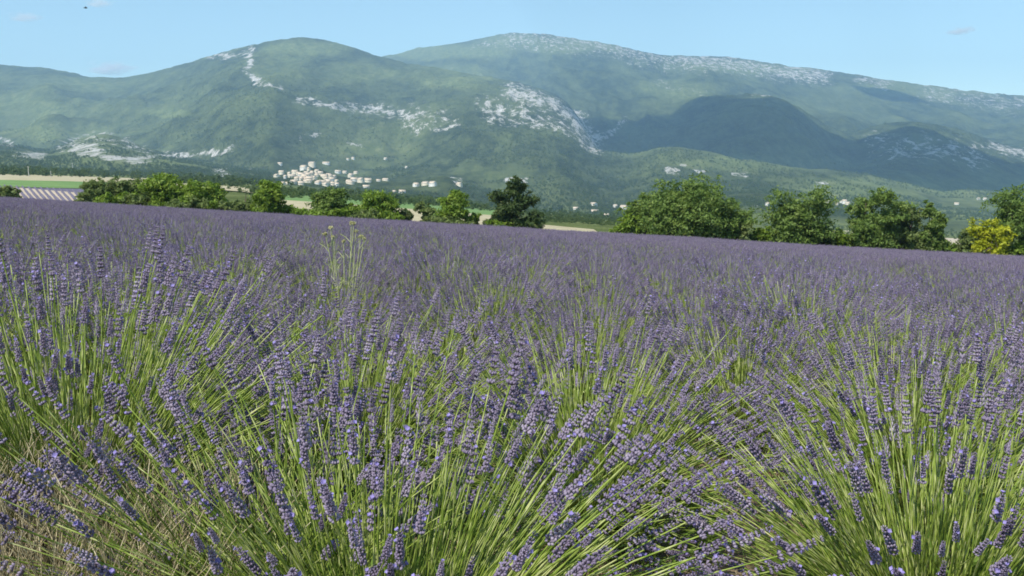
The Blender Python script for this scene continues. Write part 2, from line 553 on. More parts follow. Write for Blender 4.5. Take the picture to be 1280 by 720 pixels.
for cx, cy, rx, ry, st in [(20, 140, 70, 30, 0.7), (80, 165, 60, 14, 0.6), (90, 112, 60, 14, 0.4), (215, 141, 30, 5, 0.8), (385, 60, 60, 12, 0.8),
                           (352, 92, 45, 20, 0.55), (445, 92, 60, 16, 0.6), (560, 95, 70, 16, 0.6), (560, 64, 90, 10, 0.9), (700, 55, 120, 10, 0.75),
                           (940, 84, 110, 9, 0.7), (1150, 112, 130, 10, 0.8), (850, 112, 60, 12, 0.7), (1040, 130, 90, 16, 0.35), (640, 130, 60, 14, 0.4),
                           (950, 205, 120, 12, 0.55), (1120, 235, 160, 16, 0.55), (1250, 262, 120, 20, 0.4), (470, 190, 60, 8, 0.3), (985, 190, 40, 12, 0.4), (120, 205, 200, 6, 0.5)]:
    r = ((PX - cx) / rx) ** 2 + ((PY - cy) / ry) ** 2
    grass_a = np.maximum(grass_a, np.clip(1.5 - 1.2 * r, 0, 1) * st * (DD > 600))
grass_a = np.where(DD < 1500, np.maximum(grass_a, 0.75 * np.clip((1500 - DD) / 300, 0, 1)), grass_a)
for nm, arr in (('rock', rock_a), ('grass', grass_a)):
    at_ = tme.attributes.new(nm, 'FLOAT', 'POINT')
    at_.data.foreach_set('value', arr.astype(np.float32))
mountains = tag(obj('mountains', tme), 'long limestone mountain range covered in green forest under the sky', 'mountains', kind='structure')

# the lavender field's soil, from behind the camera to the hedge
gx = np.concatenate([np.linspace(-125, -6, 60), np.linspace(-5.5, 5.5, 56), np.linspace(6, 125, 60)])
gy = np.concatenate([np.linspace(-30, 0, 16), np.linspace(0.3, 8, 40), np.linspace(8.8, EDGE, 90)])
GX, GY = np.meshgrid(gx, gy)
GZ = field_z(GX, GY) + (fbm(GX / 0.4, GY / 0.4, 21, 3) - 0.5) * 0.05
gi = (np.arange(len(gy) - 1)[:, None] * len(gx) + np.arange(len(gx) - 1)[None]).ravel()
gq = np.stack([gi, gi + 1, gi + len(gx) + 1, gi + len(gx)], -1)
tag(obj('ground', np_mesh('ground', np.stack([GX, GY, GZ], -1).reshape(-1, 3), gq, [M['soil']], None, True)),
    'brown stony soil of the lavender field', 'ground', kind='structure')


# fields of the valley, draped over the land
def patch(name, label, cat, mt, corners, lift=0.35, n=26, dmin=EDGE + 1):
    """corners: four photo pixels on the ground, in order"""
    c = [np.array(hit(px, py, dmin)) for px, py in corners]
    s, t = np.meshgrid(np.linspace(0, 1, n), np.linspace(0, 1, n))
    xy = ((1 - s) * (1 - t))[..., None] * c[0][:2] + (s * (1 - t))[..., None] * c[1][:2] + (s * t)[..., None] * c[2][:2] + ((1 - s) * t)[..., None] * c[3][:2]
    z = terrain(xy[..., 0] / xy[..., 1], xy[..., 1]) + lift
    v = np.concatenate([xy, z[..., None]], -1).reshape(-1, 3)
    i = (np.arange(n - 1)[:, None] * n + np.arange(n - 1)[None]).ravel()
    q = np.stack([i, i + 1, i + n + 1, i + n], -1)
    return tag(obj(name, np_mesh(name, v, q, [mt], None, True)), label, cat, kind='structure')


STUB = 'pale gold stubble field '
patch('stubble_field', STUB + 'bordering the green crop strip', 'field', M['stubble'], [(-40, 226), (175, 229), (185, 223), (-40, 218)])
patch('meadow', 'bright green crop strip beyond the striped lavender plot', 'field', M['meadow'], [(-40, 235), (140, 238), (150, 229), (-40, 226)], 0.36)
patch('lavender_plot', 'flat purple lavender plot beside the cream soil stripes', 'field', M['farlav'], [(-60, 254), (150, 262), (140, 238), (-40, 235)], 0.25)
patch('stubble_field', STUB + 'behind the round hedge bushes', 'field', M['stubble'], [(150, 230), (340, 245), (330, 238), (150, 224)])
patch('meadow', 'green crop strip below the hill village', 'field', M['meadow'], [(325, 250), (640, 273), (640, 264), (325, 239)])
patch('stubble_field', STUB + 'directly below the hill village strip', 'field', M['stubble'], [(325, 266), (650, 290), (650, 273), (325, 250)], 0.36)
patch('stubble_field', STUB + 'at the lavender edge beside the lone dark tree', 'field', M['stubble'], [(672, 296), (760, 300), (742, 287), (676, 281)], 0.08)
patch('stubble_field', STUB + 'seen through the gap between hedge trees', 'field', M['stubble'], [(1015, 291), (1080, 295), (1075, 288), (1020, 285)])
patch('bare_field', 'pale bare field seen beside the yellow bush', 'field', M['palesoil'], [(1172, 312), (1215, 315), (1208, 299), (1176, 298)])

# ------------------------------------------------------------------ haze: the air over the whole valley
zlo = float(tv[:, 2].min()) - 1.0
ztop = float(tv[:, 2].max()) + 60.0
hx, hy0, hy1 = 10400.0, -400.0, 11900.0
hv = [(sx * hx, y, z) for z in (zlo, ztop) for y in (hy0, hy1) for sx in (-1, 1)]
hf = np.array([(0, 2, 3, 1), (4, 5, 7, 6), (0, 1, 5, 4), (2, 6, 7, 3), (0, 4, 6, 2), (1, 3, 7, 5)])
hm = bpy.data.materials.new('haze_air'); hm.use_nodes = True
nt = hm.node_tree
nt.nodes.remove(nt.nodes['Principled BSDF'])
pv = N(nt, 'ShaderNodeVolumePrincipled')
pv.inputs['Color'].default_value = (*HAZE_COLOR, 1)
pv.inputs['Density'].default_value = HAZE_DENSITY
pv.inputs['Anisotropy'].default_value = 0.0
nt.links.new(pv.outputs[0], nt.nodes['Material Output'].inputs['Volume'])
tag(obj('haze', np_mesh('haze', np.array(hv), hf, [hm])), 'thin pale blue haze filling the valley air', 'haze', kind='stuff')


# ------------------------------------------------------------------ clouds
def cloud(name, label, c, rx, ry, rz, dens, seed, group=None, soft=False):
    r = np.random.default_rng(seed)
    import bmesh
    bm = bmesh.new()
    bmesh.ops.create_icosphere(bm, subdivisions=4, radius=1.0)
    for v in bm.verts:
        n = v.co.normalized()
        ang = math.atan2(n.y, n.x)
        k = 1 + 0.35 * (float(fbm(math.cos(ang) * 1.6 + seed, math.sin(ang) * 1.6, seed, 3)) - 0.5) * 2
        k *= 1 + 0.22 * (float(fbm(n.x * 3 + 5, n.y * 3 + n.z * 2.2, seed + 5, 3)) - 0.5) * 2
        zz = n.z * (1.0 if n.z > 0 else 0.5)
        v.co = Vector((n.x * rx * k, n.y * ry * k, zz * rz * (0.6 + 0.8 * float(fbm(n.x * 2.4, n.y * 2.4, seed + 9, 3)))))
    me = bpy.data.meshes.new(name)
    bm.to_mesh(me); bm.free()
    cm = bpy.data.materials.new('cloud_vapour'); cm.use_nodes = True
    t = cm.node_tree
    t.nodes.remove(t.nodes['Principled BSDF'])
    v = N(t, 'ShaderNodeVolumePrincipled')
    v.inputs['Color'].default_value = (1, 1, 1, 1)
    v.inputs['Density'].default_value = dens
    v.inputs['Anisotropy'].default_value = 0.0
    if soft:      # wispy: vapour thins out from the core and breaks up
        tc = N(t, 'ShaderNodeTexCoord')
        mp = N(t, 'ShaderNodeMapping'); mp.inputs['Scale'].default_value = (1 / rx, 1 / ry, 1 / rz)
        t.links.new(tc.outputs['Object'], mp.inputs['Vector'])
        ln = N(t, 'ShaderNodeVectorMath', operation='LENGTH'); t.links.new(mp.outputs[0], ln.inputs[0])
        nz = noise(t, 1.9, 5, mp.outputs[0], 0.65)
        a1 = N(t, 'ShaderNodeMath', operation='MULTIPLY_ADD'); a1.inputs[1].default_value = 3.4
        t.links.new(nz, a1.inputs[0])
        a0 = N(t, 'ShaderNodeMath', operation='MULTIPLY_ADD'); a0.inputs[1].default_value = -1.15; a0.inputs[2].default_value = -0.95
        t.links.new(ln.outputs['Value'], a0.inputs[0]); t.links.new(a0.outputs[0], a1.inputs[2])
        a2 = N(t, 'ShaderNodeMath', operation='MAXIMUM'); a2.inputs[1].default_value = 0.0
        t.links.new(a1.outputs[0], a2.inputs[0])
        a3 = N(t, 'ShaderNodeMath', operation='MULTIPLY'); a3.inputs[1].default_value = dens
        t.links.new(a2.outputs[0], a3.inputs[0]); t.links.new(a3.outputs[0], v.inputs['Density'])
    t.links.new(v.outputs[0], t.nodes['Material Output'].inputs['Volume'])
    me.materials.append(cm)
    o = obj(name, me, None, c)
    return tag(o, label, 'cloud', group)


for px, py, dist, rx, rz, dens, lab in [(137, 86, 16000, 560, 190, 0.012, 'small faint white cloud sitting on the ridge beside the domed mountain'),
                                       (30, 22, 16000, 380, 120, 0.008, 'very faint small wisp of cloud apart from the flying bird'),
                                       (122, 4, 16000, 300, 120, 0.008, 'very faint wisp of cloud touching the flying bird'),
                                       (1200, 39, 16000, 290, 105, 0.010, 'tiny lone cloud above the descending rocky ridge')]:
    u, s = ray(px, py)
    cloud('cloud', lab, (float(u) * dist, dist, float(s) * dist), rx, 400, rz, dens, int(px) + 3, soft=True)
# fair-weather clouds overhead, whose shadow lies on the right-hand spurs
for px, py, rx, ry, lab in [(915, 158, 730, 1250, 'large white cloud overhead shading the middle spur'), (1170, 200, 680, 1000, 'large white cloud overhead shading the rock-faced spur'),
                            (1110, 118, 300, 300, 'smaller white cloud overhead shading the far slope')]:
    h_ = Vector(hit(px, py, 4000))
    k = (2700 - h_.z) / SUN_DIR.z
    cloud('cloud', lab, h_ + SUN_DIR * k, rx, ry, 360, 0.012, int(px))


# ------------------------------------------------------------------ scatter by geometry nodes (uncountable stuff)
def gn_scatter(name, pts, scales, rots, variants, label, cat):
    coll = bpy.data.collections.new(name + '_variants')
    for i, me in enumerate(variants):
        o = bpy.data.objects.new('variant', me)
        coll.objects.link(o)
    me = bpy.data.meshes.new(name)
    me.vertices.add(len(pts))
    me.vertices.foreach_set('co', np.asarray(pts, np.float32).ravel())
    for nm, arr in (('sc', scales), ('rz', rots)):
        a = me.attributes.new(nm, 'FLOAT', 'POINT'); a.data.foreach_set('value', np.asarray(arr, np.float32))
    o = obj(name, me)
    ng = bpy.data.node_groups.new(name, 'GeometryNodeTree')
    ng.interface.new_socket('Geometry', in_out='INPUT', socket_type='NodeSocketGeometry')
    ng.interface.new_socket('Geometry', in_out='OUTPUT', socket_type='NodeSocketGeometry')
    gi_ = ng.nodes.new('NodeGroupInput'); go = ng.nodes.new('NodeGroupOutput')
    ci = ng.nodes.new('GeometryNodeCollectionInfo')
    ci.inputs['Collection'].default_value = coll
    ci.inputs['Separate Children'].default_value = True
    iop = ng.nodes.new('GeometryNodeInstanceOnPoints')
    iop.inputs['Pick Instance'].default_value = True
    a1 = ng.nodes.new('GeometryNodeInputNamedAttribute'); a1.data_type = 'FLOAT'; a1.inputs['Name'].default_value = 'sc'
    a2 = ng.nodes.new('GeometryNodeInputNamedAttribute'); a2.data_type = 'FLOAT'; a2.inputs['Name'].default_value = 'rz'
    cx = ng.nodes.new('ShaderNodeCombineXYZ')
    L = ng.links.new
    L(gi_.outputs[0], iop.inputs['Points']); L(ci.outputs[0], iop.inputs['Instance'])
    L(a2.outputs[0], cx.inputs['Z']); L(cx.outputs[0], iop.inputs['Rotation']); L(a1.outputs[0], iop.inputs['Scale'])
    L(iop.outputs[0], go.inputs[0])
    md = o.modifiers.new('scatter', 'NODES'); md.node_group = ng
    return tag(o, label, cat, kind='stuff')


# ------------------------------------------------------------------ trees
def leaf_cloud(r, lobes, n, size, flat=0.75):
    """leaf-sized faces in clumps through the lobes' volume; lobes (K,4+): x,y,z,rx,ry,rz"""
    lobes = np.asarray(lobes, float)
    vol = (lobes[:, 3] * lobes[:, 4] * lobes[:, 5]) ** 0.75
    nc = max(12, n // 26)
    li = r.choice(len(lobes), nc, p=vol / vol.sum())
    d = norm(r.normal(size=(nc, 3)))
    rad = r.random(nc) ** 0.38 * np.where(r.random(nc) < 0.16, 1.28, 1.0)
    cc = lobes[li, :3] + d * lobes[li, 3:6] * rad[:, None]
    cr = np.mean(lobes[li, 3:6], 1) * r.uniform(0.12, 0.34, nc)
    k = 26
    p = cc[:, None] + r.normal(size=(nc, k, 3)) * cr[:, None, None] * np.array([0.75, 0.75, 0.5])
    p = p.reshape(-1, 3)
    m_ = len(p)
    out = norm(p - lobes[np.repeat(li, k), :3])
    nrm = norm(r.normal(size=(m_, 3)) + np.array([0, 0, 0.7]) + 0.6 * out)
    x, y = frames(nrm)
    a = r.random(m_) * 6.283
    x, y = x * np.cos(a)[:, None] + y * np.sin(a)[:, None], y * np.cos(a)[:, None] - x * np.sin(a)[:, None]
    s = (size * r.uniform(0.6, 1.35, m_))[:, None]
    v = np.stack([p - x * s, p - y * s * flat * 0.5 + nrm * s * 0.12, p + x * s, p + y * s * flat * 0.5 + nrm * s * 0.12], 1).reshape(-1, 3)
    q = np.arange(m_ * 4).reshape(-1, 4)
    return v, q


def make_tree(name, label, cat, group, px, top, base_row, wpx, mkey, dist, seed, n=5200, leaf=0.2, shape='round', trunk=True, loc=None):
    r = np.random.default_rng(seed)
    u, _ = ray(px, base_row)
    x, y = float(u) * dist, dist
    zg = ground_at(x, y)
    _, s_t = ray(px, top)
    H = float(s_t) * dist - zg
    Wm = wpx / F_PX * dist
    root = empty(name, (x, y, zg))
    tag(root, label, cat, group)
    lobes = []
    if shape == 'round':
        K = 15
        for i in range(K):
            a = r.random() * 6.283; h = 0.10 + 0.80 * (i + 0.5) / K
            rr = 0.5 * Wm * math.sqrt(max(0.05, 1 - (abs(h - 0.42) / 0.60) ** 2.2)) * r.uniform(0.35, 0.78)
            s = r.uniform(0.17, 0.27) * Wm
            lobes.append((math.cos(a) * rr, math.sin(a) * rr, h * H, s, s, min(s * 0.9, 0.17 * H)))
        lobes.append((0, 0, 0.5 * H, 0.30 * Wm, 0.30 * Wm, 0.32 * H))
    elif shape == 'tall':
        K = 17
        for i in range(K):
            a = r.random() * 6.283; h = 0.08 + 0.86 * (i + 0.5) / K
            rr = 0.5 * Wm * (1.0 - 0.62 * h) * r.uniform(0.2, 0.9)
            s = r.uniform(0.12, 0.24) * Wm * (1.1 - 0.4 * h)
            lobes.append((math.cos(a) * rr, math.sin(a) * rr, h * H, s, s, min(s * 0.8, 0.11 * H)))
    elif shape == 'tiered':
        K = 18
        for i in range(K):
            a = r.random() * 6.283; h = 0.12 + 0.84 * (i + 0.5) / K
            rr = 0.5 * Wm * (0.95 - 0.35 * abs(h - 0.5)) * r.uniform(0.3, 0.85)
            s = r.uniform(0.15, 0.25) * Wm
            lobes.append((math.cos(a) * rr, math.sin(a) * rr, h * H, s, s, 0.085 * H))
    else:   # bush
        K = 9
        for i in range(K):
            a = r.random() * 6.283; h = r.uniform(0.15, 0.72)
            rr = 0.36 * Wm * r.random() ** 0.5
            s = r.uniform(0.16, 0.27) * Wm
            lobes.append((math.cos(a) * rr, math.sin(a) * rr, h * H, s, s, 0.24 * H))
    v, q = leaf_cloud(r, lobes, n, leaf)
    v[:, 2] = np.maximum(v[:, 2], 0.05)
    obj('crown', np_mesh('crown', v, q, [M[mkey]]), root)
    # trunk with limbs reaching into the lobes
    g = Geo()
    tr = max(0.05, 0.026 * H)
    K = 6
    t = np.linspace(0, 1, K)
    ax = np.stack([0.08 * H * np.sin(t * 2.2 + seed) - 0.08 * H * math.sin(seed), 0.05 * H * np.sin(t * 3 + seed * 2) - 0.05 * H * math.sin(seed * 2), t * 0.82 * H - 0.15], -1)
    tvv, tqq = tubes(ax[None], (tr * (1.15 - 0.9 * t))[None], 7)
    g.add(tvv, tqq)
    for i in range(min(7, len(lobes))):
        L = lobes[(i * 2 + 1) % len(lobes)]
        b0 = ax[min(K - 2, 1 + i % 4)]
        e = np.array(L[:3])
        mid = 0.5 * (b0 + e) + np.array([0, 0, -0.04 * H])
        P = np.stack([b0, mid, e])
        a_, b_ = tubes(P[None], np.array([[tr * 0.55, tr * 0.35, tr * 0.12]]), 5)
        g.add(a_, b_)
    obj('trunk', g.mesh('trunk', [M['bark']], True), root)
    return root


HB = 'hedge along the far edge of the lavender field'
TREES = [
    # name, label, cat, px, top, base, width, material, dist, shape, n
    ('bush', 'dark low bush beside the cream soil stripes', 'bush', 0, 231, 248, 44, 'tree_dull', 101, 'bush', 2200),
    ('tree', 'dull green bushy tree at the striped plot end of the hedge', 'tree', 128, 224, 252, 46, 'tree_dull', 101, 'round', 3200),
    ('tree', 'dull green bushy tree second from the striped plot end of the hedge', 'tree', 160, 223, 254, 52, 'tree_dull', 103, 'round', 3600),
    ('tree', 'tall fresh green bushy tree topping the row of round hedge trees', 'tree', 201, 218, 257, 58, 'tree_light', 101, 'round', 4200),
    ('tree', 'yellowish green round tree touching the tallest tree of the bushy row', 'tree', 236, 227, 259, 48, 'tree_light', 100, 'round', 3400),
    ('tree', 'bright green round tree where the dense bush row thins out', 'tree', 270, 229, 261, 48, 'tree_light', 102, 'round', 3400),
    ('bush', 'dull olive bush with a stubble field behind it', 'bush', 302, 234, 262, 34, 'tree_dull', 102, 'bush', 2200),
    ('tree', 'compact rounded bright green tree standing apart in front of the stubble', 'tree', 333, 226, 265, 46, 'tree_light', 100, 'round', 3800),
    ('bush', 'small light bush at the foot of the compact rounded tree', 'bush', 362, 252, 266, 34, 'tree_light', 101, 'bush', 1700),
    ('tree', 'dark green dense tree directly below the hill village', 'tree', 408, 235, 270, 52, 'tree_green', 101, 'round', 3800),
    ('bush', 'low dull bush between the two trees below the village', 'bush', 436, 252, 271, 30, 'tree_dull', 102, 'bush', 1600),
    ('tree', 'light green spreading tree beside the dark tree below the village', 'tree', 470, 239, 273, 66, 'tree_light', 101, 'round', 3900),
    ('bush', 'low dark shrub beside the light spreading tree', 'bush', 503, 259, 274, 24, 'tree_dark', 101, 'bush', 1300),
    ('bush', 'dull green shrub touching the pale green tree', 'bush', 534, 250, 276, 30, 'tree_dull', 102, 'bush', 1600),
    ('tree', 'pale yellow green tree with an upright top standing before stubble', 'tree', 561, 240, 278, 48, 'tree_light', 100, 'round', 3600),
    ('bush', 'small light shrub on the stubble side of the pale green tree', 'bush', 590, 261, 279, 26, 'tree_light', 101, 'bush', 1300),
    ('tree', 'tall dark irregular lone tree with an upright crown', 'tree', 643, 222, 284, 80, 'tree_dark', 98, 'tall', 6200),
    ('bush', 'dark low shrub at the foot of the lone dark tree', 'bush', 614, 264, 281, 22, 'tree_dark', 99, 'bush', 1200),
    ('tree', 'broad dark green tree with a domed crown, widest of the hedge', 'tree', 848, 224, 296, 118, 'tree_green', 97.6, 'round', 9500),
    ('tree', 'dark green tree leaning out of the side of the broad domed tree', 'tree', 806, 244, 294, 56, 'tree_green', 99, 'round', 3600),
    ('tree', 'mid green tree on the sloping shoulder of the broad domed tree', 'tree', 912, 250, 299, 62, 'tree_green', 98, 'round', 4200),
    ('tree', 'green tree with a notched twin top and open limbs', 'tree', 1000, 236, 305, 88, 'tree_green', 97.5, 'round', 6200),
    ('tree', 'green tree with tiered branches and a dark hollow around its trunk', 'tree', 1092, 237, 311, 82, 'tree_green', 97.5, 'tiered', 6400),
    ('tree', 'slender upright green tree next to the gap with the bare field', 'tree', 1162, 248, 315, 52, 'tree_green', 97.5, 'tall', 4600),
    ('tree', 'dull green tree filling in beside the slender upright one', 'tree', 1130, 258, 313, 52, 'tree_dull', 99, 'round', 3600),
    ('bush', 'dull grey green shrub between the bare field and the yellow bush', 'bush', 1206, 277, 318, 36, 'tree_dull', 98.5, 'bush', 2000),
    ('bush', 'bright yellow leaved bush in front of the dark hedge tree', 'bush', 1236, 268, 319, 46, 'tree_yellow', 96.0, 'bush', 2600),
    ('tree', 'large dark green tree behind the bright yellow bush', 'tree', 1278, 238, 322, 92, 'tree_green', 98.5, 'round', 7000),
]
for i, (nm, lab, cat, px, top, br, w, mk, dist, shp, n) in enumerate(TREES):
    make_tree(nm, lab, cat, 'trees and bushes of the ' + HB, px, top, br, w, mk, dist, 100 + i, int(n * 2.2), 0.2, shp)
FOOT = [(0, 'the dark bush by the soil stripes'), (150, 'the dull green bushy trees'), (201, 'the tallest tree of the bushy row'), (253, 'the round yellowish green trees'), (333, 'the compact rounded tree'),
        (408, 'the dark tree below the village'), (470, 'the light spreading tree'), (561, 'the pale yellow green tree'), (643, 'the lone dark tree'), (800, 'the tree leaning from the domed tree'),
        (855, 'the broad domed tree'), (915, 'the shoulder tree beside the domed tree'), (1000, 'the notched twin-topped tree'), (1092, 'the tiered tree with the dark hollow'), (1150, 'the slender upright tree'),
        (1236, 'the bright yellow bush'), (1285, 'the large tree behind the yellow bush')]
# low undergrowth shrubs that close the hedge
r = np.random.default_rng(5)
lows = [(x, 1.6) for x in range(112, 300, 21)] + [(x, 1.2) for x in (395, 424, 455, 488, 545, 578, 622, 655)] + [(x, 2.5) for x in range(786, 1180, 24)] + [(1186, 1.4), (1222, 1.6), (1262, 2.0), (1296, 2.4)]
for i, (px, hm_) in enumerate(lows):
    br = 247 + 75 * px / 1280 + 4
    d_ = 96.6 + r.random() * 1.8
    top = br + 4 - (hm_ * r.uniform(0.75, 1.25) + 0.55) / d_ * F_PX
    ft = min(FOOT, key=lambda q: abs(q[0] - px))[1]
    make_tree('shrub', 'low green shrub at the foot of ' + ft, 'shrub', 'shrubs at the foot of ' + ft,
              px + r.uniform(-5, 5), top, br, r.uniform(30, 44), ['tree_green', 'tree_dull', 'tree_light'][int(r.integers(3))] if px > 700 else ['tree_light', 'tree_dull'][int(r.integers(2))], d_, 400 + i, 2200, 0.22, 'bush')

# far trees: woodland belts in the valley and forest on the slopes
far_vars = []
for i in range(4):
    rr = np.random.default_rng(900 + i)
    lb = [(rr.uniform(-.25, .25), rr.uniform(-.25, .25), 0.2 + 0.6 * k / 5, .3, .3, .2) for k in range(6)]
    v, q = leaf_cloud(rr, lb, 260, 0.11)
    far_vars.append(np_mesh('far_tree', v, q, [M['tree_far']]))
r = np.random.default_rng(77)
pts = []; scs = []
# valley belts: pixel lines and thickness
for (x0, y0, x1, y1, wdt, n, hgt) in [(-30, 216, 130, 219, 3, 260, 7), (-30, 209, 240, 215, 5, 200, 5.5), (130, 219, 330, 233, 3, 260, 7), (330, 243, 640, 262, 4, 420, 7),
                                      (660, 272, 800, 281, 4, 420, 4.2), (320, 240, 430, 244, 2.5, 200, 5), (640, 262, 860, 278, 6, 420, 6), (860, 285, 1280, 296, 7, 240, 5), (430, 246, 620, 256, 3.5, 240, 5)]:
    for k in range(n // 3):
        t = r.random()
        px = x0 + (x1 - x0) * t; py = y0 + (y1 - y0) * t + r.uniform(-wdt, wdt)
        h_ = hit(px, py, EDGE + 40)
        for j in range(3):
            hm_ = min(hgt, hgt * h_[1] / 900)
            xx = h_[0] + r.normal() * 9 * (h_[1] / 500); yy = max(EDGE + 15, h_[1] * (1 + r.normal() * 0.02))
            pts.append((xx, yy, 0)); scs.append(max(1.2, hm_) * r.uniform(0.6, 1.3))
pts = np.array(pts)
pts[:, 2] = terrain(pts[:, 0] / pts[:, 1], pts[:, 1]) - 0.3
gn_scatter('woodland', pts, scs, r.random(len(pts)) * 6.28, far_vars, 'belts of dark trees and hedgerows across the valley floor', 'woodland')
n = 60000
fu = r.uniform(-0.72, 0.72, n); fd = np.exp(r.uniform(math.log(1450), math.log(5600), n))
ci_ = np.clip(((fu + 0.85) / 1.7 * (NU - 1)).round().astype(int), 0, NU - 1)
ri_ = np.clip(((np.log(fd) - math.log(EDGE - 0.2)) / (math.log(11500) - math.log(EDGE - 0.2)) * (ND - 1)).round().astype(int), 0, ND - 1)
rk = rock_a[ri_ * NU + ci_]; gr = grass_a[ri_ * NU + ci_]
dens = fbm(fu * fd / 260, fd / 260, 33, 4)
fpx, fpy = project(fu * fd, fd, terrain(fu, fd))
vill = ((fpx > 338) & (fpx < 428) & (fpy > 200) & (fpy < 236)) | ((fpx > 428) & (fpx < 490) & (fpy > 214) & (fpy < 236)) | ((fpx > 512) & (fpx < 580) & (fpy > 212) & (fpy < 236))
keep = (~vill | (r.random(n) < 0.12)) & (r.random(n) > rk * 1.3) & (r.random(n) > gr * 0.7) & (dens > 0.42)
fu, fd = fu[keep], fd[keep]
fp = np.stack([fu * fd, fd, terrain(fu, fd) - 0.8], -1)
FOREST = (fp, 5.2 * r.uniform(0.6, 1.4, len(fp)), r.random(len(fp)) * 6.28)
gn_scatter('forest', *FOREST, far_vars, 'green forest covering the lower mountain slopes', 'forest')


# ------------------------------------------------------------------ village houses
def house(label, group, px, py, wpx, hpx, white, seed, cat='house'):
    r = np.random.default_rng(seed)
    x, y, z = hit(px, py + hpx * 0.5, 1300)
    w = max(4.5, min(wpx, 8.5) / F_PX * y); h = max(3.0, hpx / F_PX * y * 0.85); dep = min(11.0, max(6.0, w * 0.7))
    root = empty('house', (x, y, z - 0.5), r.uniform(-0.9, 0.9))
    tag(root, label, cat, group)
    a, b = w / 2, dep / 2
    rh = min(0.40 * dep, 0.45 * h + 1.2)
    wv = [(-a, -b, -2), (a, -b, -2), (a, b, -2), (-a, b, -2), (-a, -b, h), (a, -b, h), (a, b, h), (-a, b, h), (-a, 0, h + rh), (a, 0, h + rh)]
    g = Geo()
    g.add(wv, [(0, 1, 5, 4), (2, 3, 7, 6), (1, 2, 6, 5), (3, 0, 4, 7)])
    g.add(wv, [(5, 6, 9), (7, 4, 8)])
    obj('wall', g.mesh('wall', [M['whitewash' if white else 'plaster']]), root)
    e = 0.45
    sl = rh / b
    rv = []
    for sy in (-1, 1):
        for zoff in (0.02, 0.25):
            rv += [(-a - e, sy * (b + e), h - e * sl + zoff), (a + e, sy * (b + e), h - e * sl + zoff), (a + e, 0, h + rh + zoff), (-a - e, 0, h + rh + zoff)]
    rf = []
    for o_ in (0, 8):
        lo, hi = o_, o_ + 4
        rf += [(lo, lo + 1, lo + 2, lo + 3), (hi + 3, hi + 2, hi + 1, hi), (lo, hi, hi + 1, lo + 1), (lo + 1, hi + 1, hi + 2, lo + 2), (lo + 3, lo + 2, hi + 2, hi + 3), (lo, lo + 3, hi + 3, hi)]
    g = Geo(); g.add(rv, rf)
    obj('roof', g.mesh('roof', [M['tile']]), root)
    return root


V1 = [(379.8, 210.2, 8, 5), (390, 206, 11, 6), (386, 211.5, 3.5, 4), (352, 216, 6, 4.5), (346, 220, 8, 3), (356.6, 221.4, 3, 4), (361.8, 217.5, 4, 4), (364.4, 220.2, 9, 2.5),
      (368.7, 215.8, 7, 4), (371, 224.4, 5, 6), (376.4, 219.2, 8, 4), (380.7, 221.8, 8, 5), (385, 219.2, 6, 4), (386.7, 224, 8, 4), (391.9, 223, 8, 4), (390, 216.6, 3.5, 5), (396, 215, 5, 5),
      (400.5, 217, 6, 4), (405.6, 221.4, 8, 5), (411.6, 221, 7, 5), (415, 225, 6, 5), (410, 227.4, 10, 4), (403, 227.8, 9, 3), (407.3, 231.2, 12, 3.5), (421, 227, 4, 4), (421, 231, 4.5, 4),
      (367, 227.8, 7, 3.5), (376.4, 229.5, 7, 4), (353.6, 230.4, 4, 2.5), (360, 229.5, 5, 2), (397, 229, 6, 3), (383, 227, 6, 3), (416, 230, 5, 4)]
_r = np.random.default_rng(8)
V1 += [(px, 213 + abs(px - 388) * 0.16 + _r.uniform(1, 14), _r.uniform(4, 7), _r.uniform(2.5, 4)) for px in _r.uniform(362, 418, 22)]
for i, h_ in enumerate(V1):
    if i == 1:
        house('large pale stone house crowning the top of the hill village', None, *h_, False, 30)
    else:
        tier = 'at the top of' if h_[1] < 214 else ('halfway down' if h_[1] < 224 else 'along the lower edge of')
        house('small cream house ' + tier + ' the hilltop village', 'houses ' + tier + ' the hilltop village', *h_, i % 5 == 0, 30 + i)
for i, h_ in enumerate([(422.4, 215.8, 7, 3), (431, 216, 5, 2.5), (438.3, 220, 6, 4), (436.6, 227.8, 7, 4), (439, 219.5, 5, 4), (451, 226, 14, 5), (442.5, 225, 8, 4), (460, 226, 8, 4), (438, 229, 10, 3),
                        (473, 226, 5, 2), (482, 225, 7, 2.5), (445, 216, 5, 2.5), (458, 233.7, 14, 2.5)]):
    house('pale house in the loose cluster just outside the hilltop village', 'houses beside the hilltop village', *h_, i % 3 == 0, 80 + i)
for i, h_ in enumerate([(520, 231.5, 7, 4), (532, 230, 9, 3.5), (541, 230.5, 9, 5), (574, 231, 7, 4), (502.7, 240, 8, 3), (493, 240, 4, 2.5)]):
    house('cream farm building by the small grey quarry slope', 'farm buildings by the quarry', *h_, i % 2 == 0, 110 + i)
for i, h_ in enumerate([(407.8, 204.6, 9, 2.5), (434.8, 199.5, 3, 2.5), (441.4, 198.8, 4, 2.5), (482, 199, 4, 2), (508, 209.7, 3, 3), (350, 205.5, 5, 2.5)]):
    house('small pale house among trees on the slope above the village', 'houses on the slope above the village', *h_, True, 130 + i)
for i, h_ in enumerate([(195.7, 219.8, 2.5, 3), (208, 220.6, 4, 3), (240.7, 228.7, 5, 3), (252, 224, 8, 2.5)]):
    house('small pale farmhouse beyond the hedge of round bushes', 'farmhouses beyond the round bushes', *h_, True, 140 + i)
